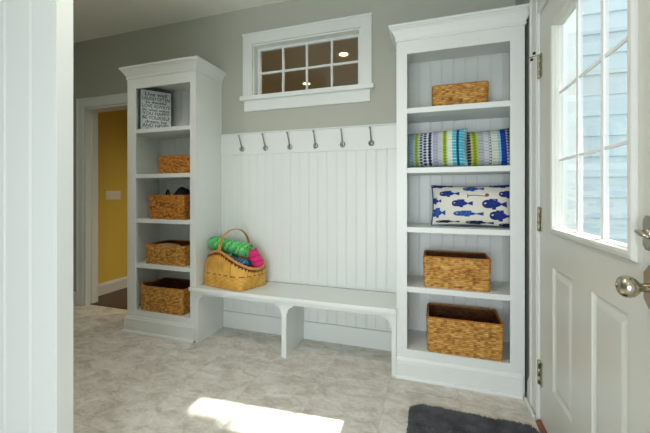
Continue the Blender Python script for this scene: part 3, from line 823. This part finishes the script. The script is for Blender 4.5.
# hinges
for z in (1.832, 1.045, .256):
    h = obj('hinge', bx(DXF - .003, DXF + .0, 1.927, 1.956, z - .060, z + .060), 'brass', D1, .0006)
    obj('knuckle', lathe(B(), [(0, -.062), (.004, -.062), (.0065, -.060), (.0065, -.021), (.0055, -.020), (.0065, -.019), (.0065, .019), (.0055, .020), (.0065, .021), (.0065, .060), (.004, .064), (0, .064)], 14, (DXF - .006, 1.960, z)), 'brass', h, smooth=True)
    bm = B()
    for dz in (-.042, -.014, .014, .042): lathe(bm, [(0, 0), (.0035, 0), (.003, .0012), (0, .0014)], 10, (DXF - .003, 1.938 + (.008 if dz in (-.042, .014) else 0), z + dz), (-1, 0, 0))
    obj('screw', bm, 'rubber', h)
ds = obj('hinge_door_stop', tube(B(), [(DXF - .006, 1.960, 1.893), (DXF - .020, 1.968, 1.893), (DXF - .045, 1.985, 1.893)], .003, 8), 'nickel', D1, smooth=True)
tag(ds, 'chrome hinge-pin stop with black rubber tips')
for p in ((-.030, 1.953, 1.900), (-.030, 1.990, 1.884)): obj('bumper', lathe(B(), [(0, 0), (.007, 0), (.0075, .004), (.006, .009), (0, .010)], 14, (DXF + p[0], p[1], p[2]), (0, (-1 if p[1] < 1.97 else 1), 0)), 'rubber', ds, smooth=True)
# door knob
kx, ky, kz = DXF, 1.028, .943
kn = obj('door_knob', lathe(B(), [(0, 0), (.012, 0), (.0105, .012), (.0105, .022), (.017, .028), (.0245, .036), (.0275, .046), (.0270, .055), (.022, .063), (.012, .068), (.007, .0685), (.006, .066), (0, .066)], 32, (kx - .010, ky, kz), (-1, 0, 0)), 'nickel', D1, smooth=True)
def plate8(cy, cz, hw, hh, ch, x0, x1):
    pts = [(cy - hw, cz - hh + ch), (cy - hw + ch, cz - hh), (cy + hw - ch, cz - hh), (cy + hw, cz - hh + ch), (cy + hw, cz + hh - ch), (cy + hw - ch, cz + hh), (cy - hw + ch, cz + hh), (cy - hw, cz + hh - ch)]
    return prism(B(), pts, 'x', x0, x1)
obj('rose', plate8(ky, kz, .034, .056, .022, kx - .010, kx), 'nickel', kn, .003)
dz_ = 1.078
db = obj('deadbolt', plate8(ky, dz_, .034, .044, .012, kx - .012, kx), 'nickel', D1, .003)
bm = lathe(B(), [(0, 0), (.014, 0), (.013, .010), (0, .011)], 20, (kx - .012, ky, dz_), (-1, 0, 0))
obj('thumb_turn_base', bm, 'nickel', db, smooth=True)
bm = B(); bmesh.ops.create_icosphere(bm, subdivisions=3, radius=1)
for v in bm.verts: v.co = Vector((kx - .028 + v.co.x * .011, ky + v.co.y * .026, dz_ + v.co.z * .007 + v.co.y * .006))
obj('thumb_turn', bm, 'nickel', db, smooth=True)
# door casing and jamb
t = thing('trim_3', 'white moulded casing and jamb around the entry door', 'door frame', (XW, EY1, 0), kind='structure')
CP2 = [(0, 0), (.130, 0), (.130, .014), (.124, .020), (.108, .020), (.100, .014), (.030, .012), (.022, .016), (.012, .016), (.006, .012), (0, .012)]
obj('casing', prism(B(), [(XW - b, EY1 + .004 + a) for a, b in CP2], 'z', 0, EZ + .134), 'paint', t)
obj('casing', prism(B(), [(XW - b, EY0 - .004 - a) for a, b in CP2], 'z', 0, EZ + .134), 'paint', t)
obj('head_casing', prism(B(), [(XW - b, EZ + .004 + a) for a, b in CP2], 'y', EY0 - .004, EY1 + .004), 'paint', t)
bm = B(); box(bm, XW, XW + .09, EY1 - .004, EY1 - .0005, 0, EZ); box(bm, XW, XW + .09, EY0 + .0005, EY0 + .005, 0, EZ); box(bm, XW, XW + .09, EY0 + .005, EY1 - .004, EZ - .004, EZ - .0005)
obj('jamb', bm, 'paint', t)
bm = B(); box(bm, XW + .034, XW + .06, 1.934, EY1 - .004, .022, EZ - .005); box(bm, XW + .034, XW + .06, EY0 + .005, .994, .022, EZ - .005)
obj('door_stop', bm, 'paint', t)
obj('wall_shoe', bx(.489, .5045, 1.970, 2.134, 0, .022), 'paint', t, .004)
tag(obj('baseboard_right', prism(B(), [(XW - a, z) for a, z in BP], 'y', 2.097, 2.150), 'paint'), 'white baseboard scrap between the door casing and the right unit', 'baseboard', kind='structure')
tag(obj('trim_4', prism(B(), [(.500, 0), (.618, 0), (.618, .012), (.60, .019), (.53, .019), (.505, .010)], 'y', EY0 + .006, EY1 - .006), 'thresh'), 'red-brown threshold beneath the entry door', 'threshold', kind='structure')

# ------------------------------------------------------------------ dark shaggy mat
rx0, rx1, ry0, ry1, rc = -.122, .492, .95, 1.882, .065
RUG = thing('door_mat', 'dark charcoal shaggy mat on the floor in front of the door', 'mat', ((rx0 + rx1) / 2, (ry0 + ry1) / 2, 0))
def rrect(x0, x1, y0, y1, r, n_=8):
    P = []
    for cx, cy, a0 in ((x1 - r, y0 + r, -PI / 2), (x1 - r, y1 - r, 0), (x0 + r, y1 - r, PI / 2), (x0 + r, y0 + r, PI)):
        for i in range(n_ + 1): a = a0 + PI / 2 * i / n_; P.append((cx + r * math.cos(a), cy + r * math.sin(a)))
    return P
obj('backing', prism(B(), rrect(rx0 + .006, rx1 - .006, ry0 + .006, ry1 - .006, rc), 'z', .0, .010), 'rugbase', RUG)
rnd = random.Random(4); V = []; F = []
loc = Vector(RUG.location)
for k in range(42000):
    x = rnd.uniform(rx0, rx1); y = ry1 - (ry1 - ry0) * (rnd.random() ** 1.35)
    dx = max(rx0 + rc - x, x - rx1 + rc, 0); dy = max(ry0 + rc - y, y - ry1 + rc, 0)
    if dx > 0 and dy > 0 and dx * dx + dy * dy > rc * rc: continue
    h_ = rnd.uniform(.018, .030) * (1 + .35 * noise.noise((x * 14, y * 14, 0))); r_ = .0024
    a = rnd.uniform(0, 2 * PI); le = rnd.uniform(.002, .011); b0 = rnd.uniform(0, 2 * PI)
    i0 = len(V)
    for m_ in range(3): V.append((x + r_ * math.cos(b0 + m_ * 2.09) - loc.x, y + r_ * math.sin(b0 + m_ * 2.09) - loc.y, .006))
    for m_ in range(3): V.append((x + le * .4 * math.cos(a) + r_ * math.cos(b0 + m_ * 2.09) - loc.x, y + le * .4 * math.sin(a) + r_ * math.sin(b0 + m_ * 2.09) - loc.y, h_ * .65))
    V.append((x + le * math.cos(a) - loc.x, y + le * math.sin(a) - loc.y, h_))
    for m_ in range(3):
        n_ = (m_ + 1) % 3; F.append((i0 + m_, i0 + n_, i0 + 3 + n_, i0 + 3 + m_)); F.append((i0 + 3 + m_, i0 + 3 + n_, i0 + 6))
o = mesh_obj('pile', V, F, None, 'rug', RUG); tag(o, kind='stuff')

YS_C = 3.8
# ------------------------------------------------------------------ outdoors, seen through the door glass
bm = B(); cx0, cx1 = XW + .091, XW + .105
box(bm, cx0, cx1, YR, EY0 - .06, -.25, ZC); box(bm, cx0, cx1, EY0 - .06, EY1 + .06, EZ + .06, ZC); box(bm, cx0, cx1, EY1 + .06, YS_C, -.25, ZC)
tag(obj('cladding', bm, mat('low_bounce_cladding', (.16, .20, .22), .8)), 'unseen outer face of the entry wall, darkened to cut sun bounce', 'cladding', kind='structure')  # unseen face made dark so less sun bounces onto the siding
tag(obj('ground', bx(XW + .10, 14, -8, 12, -.4, -.25), 'grass'), 'lawn outside the entry door', 'ground', kind='structure')
YS_ = 3.86; EX = .198
H = thing('neighbouring_wall', 'pale blue lap-sided house wall with white corner board outside the door glass', 'house wall', (1.22, YS_, -.25))
obj('sheathing', bx(1.24, 7.0, YS_ + .03, YS_ + .2, -.25, 4.4), 'siding', H)
obj('corner_board', bx(1.20, 1.375, YS_ - .016, YS_ + .05, -.25, 4.4), 'extwhite', H, .003)
src = None; z = 1.178 + (193.5 - 197.3) * .0096 - 8 * EX
while z < 4.2:
    if src is None:
        src = obj('siding_board', prism(B(), [(-.016, 0), (.010, -.001), (.034, .010), (.034, EX + .02), (.003, EX + .02)], 'x', 0, 5.6), 'siding', H, local=True)
        src.location = Vector((1.376, YS_, z)) - Vector(H.location)
    else: inst(src, H, Vector((1.376, YS_, z)) - Vector(H.location))
    z += EX

# unseen tree added so its crown clips one corner of the sun patch
TR = thing('sun_clip_tree', 'small round leafy tree added out of view to clip the sun patch', 'tree', (3.30, 1.11, -.25))
obj('trunk', tube(B(), [(0, 0, 0), (.02, .01, 1.6), (-.02, 0, 3.2), (0, 0, 4.6)], lambda q: .09 - .05 * q, 12), mat('bark', (.12, .09, .06), .9, bump=.6, bscale=20), TR, smooth=True, local=True)
rnd = random.Random(9); V = []; F = []
for k in range(5200):
    d = Vector((rnd.gauss(0, 1), rnd.gauss(0, 1), rnd.gauss(0, 1))).normalized() * (.80 * rnd.random() ** .28)
    c = Vector((0, 0, 5.25)) + d; u = Vector((rnd.gauss(0, 1), rnd.gauss(0, 1), rnd.gauss(0, 1))).normalized(); w = u.orthogonal().normalized()
    i0 = len(V); V += [tuple(c - u * .05), tuple(c + w * .028), tuple(c + u * .05), tuple(c - w * .028)]; F.append((i0, i0 + 1, i0 + 2, i0 + 3))
bm = B(); bmesh.ops.create_icosphere(bm, subdivisions=4, radius=1)
for v in bm.verts: v.co = v.co * (.74 + .07 * noise.noise(v.co * 3)) + Vector((0, 0, 5.25))
obj('inner_crown', bm, 'grass', TR, local=True)
tag(mesh_obj('foliage', V, F, None, 'grass', TR, False), kind='stuff')
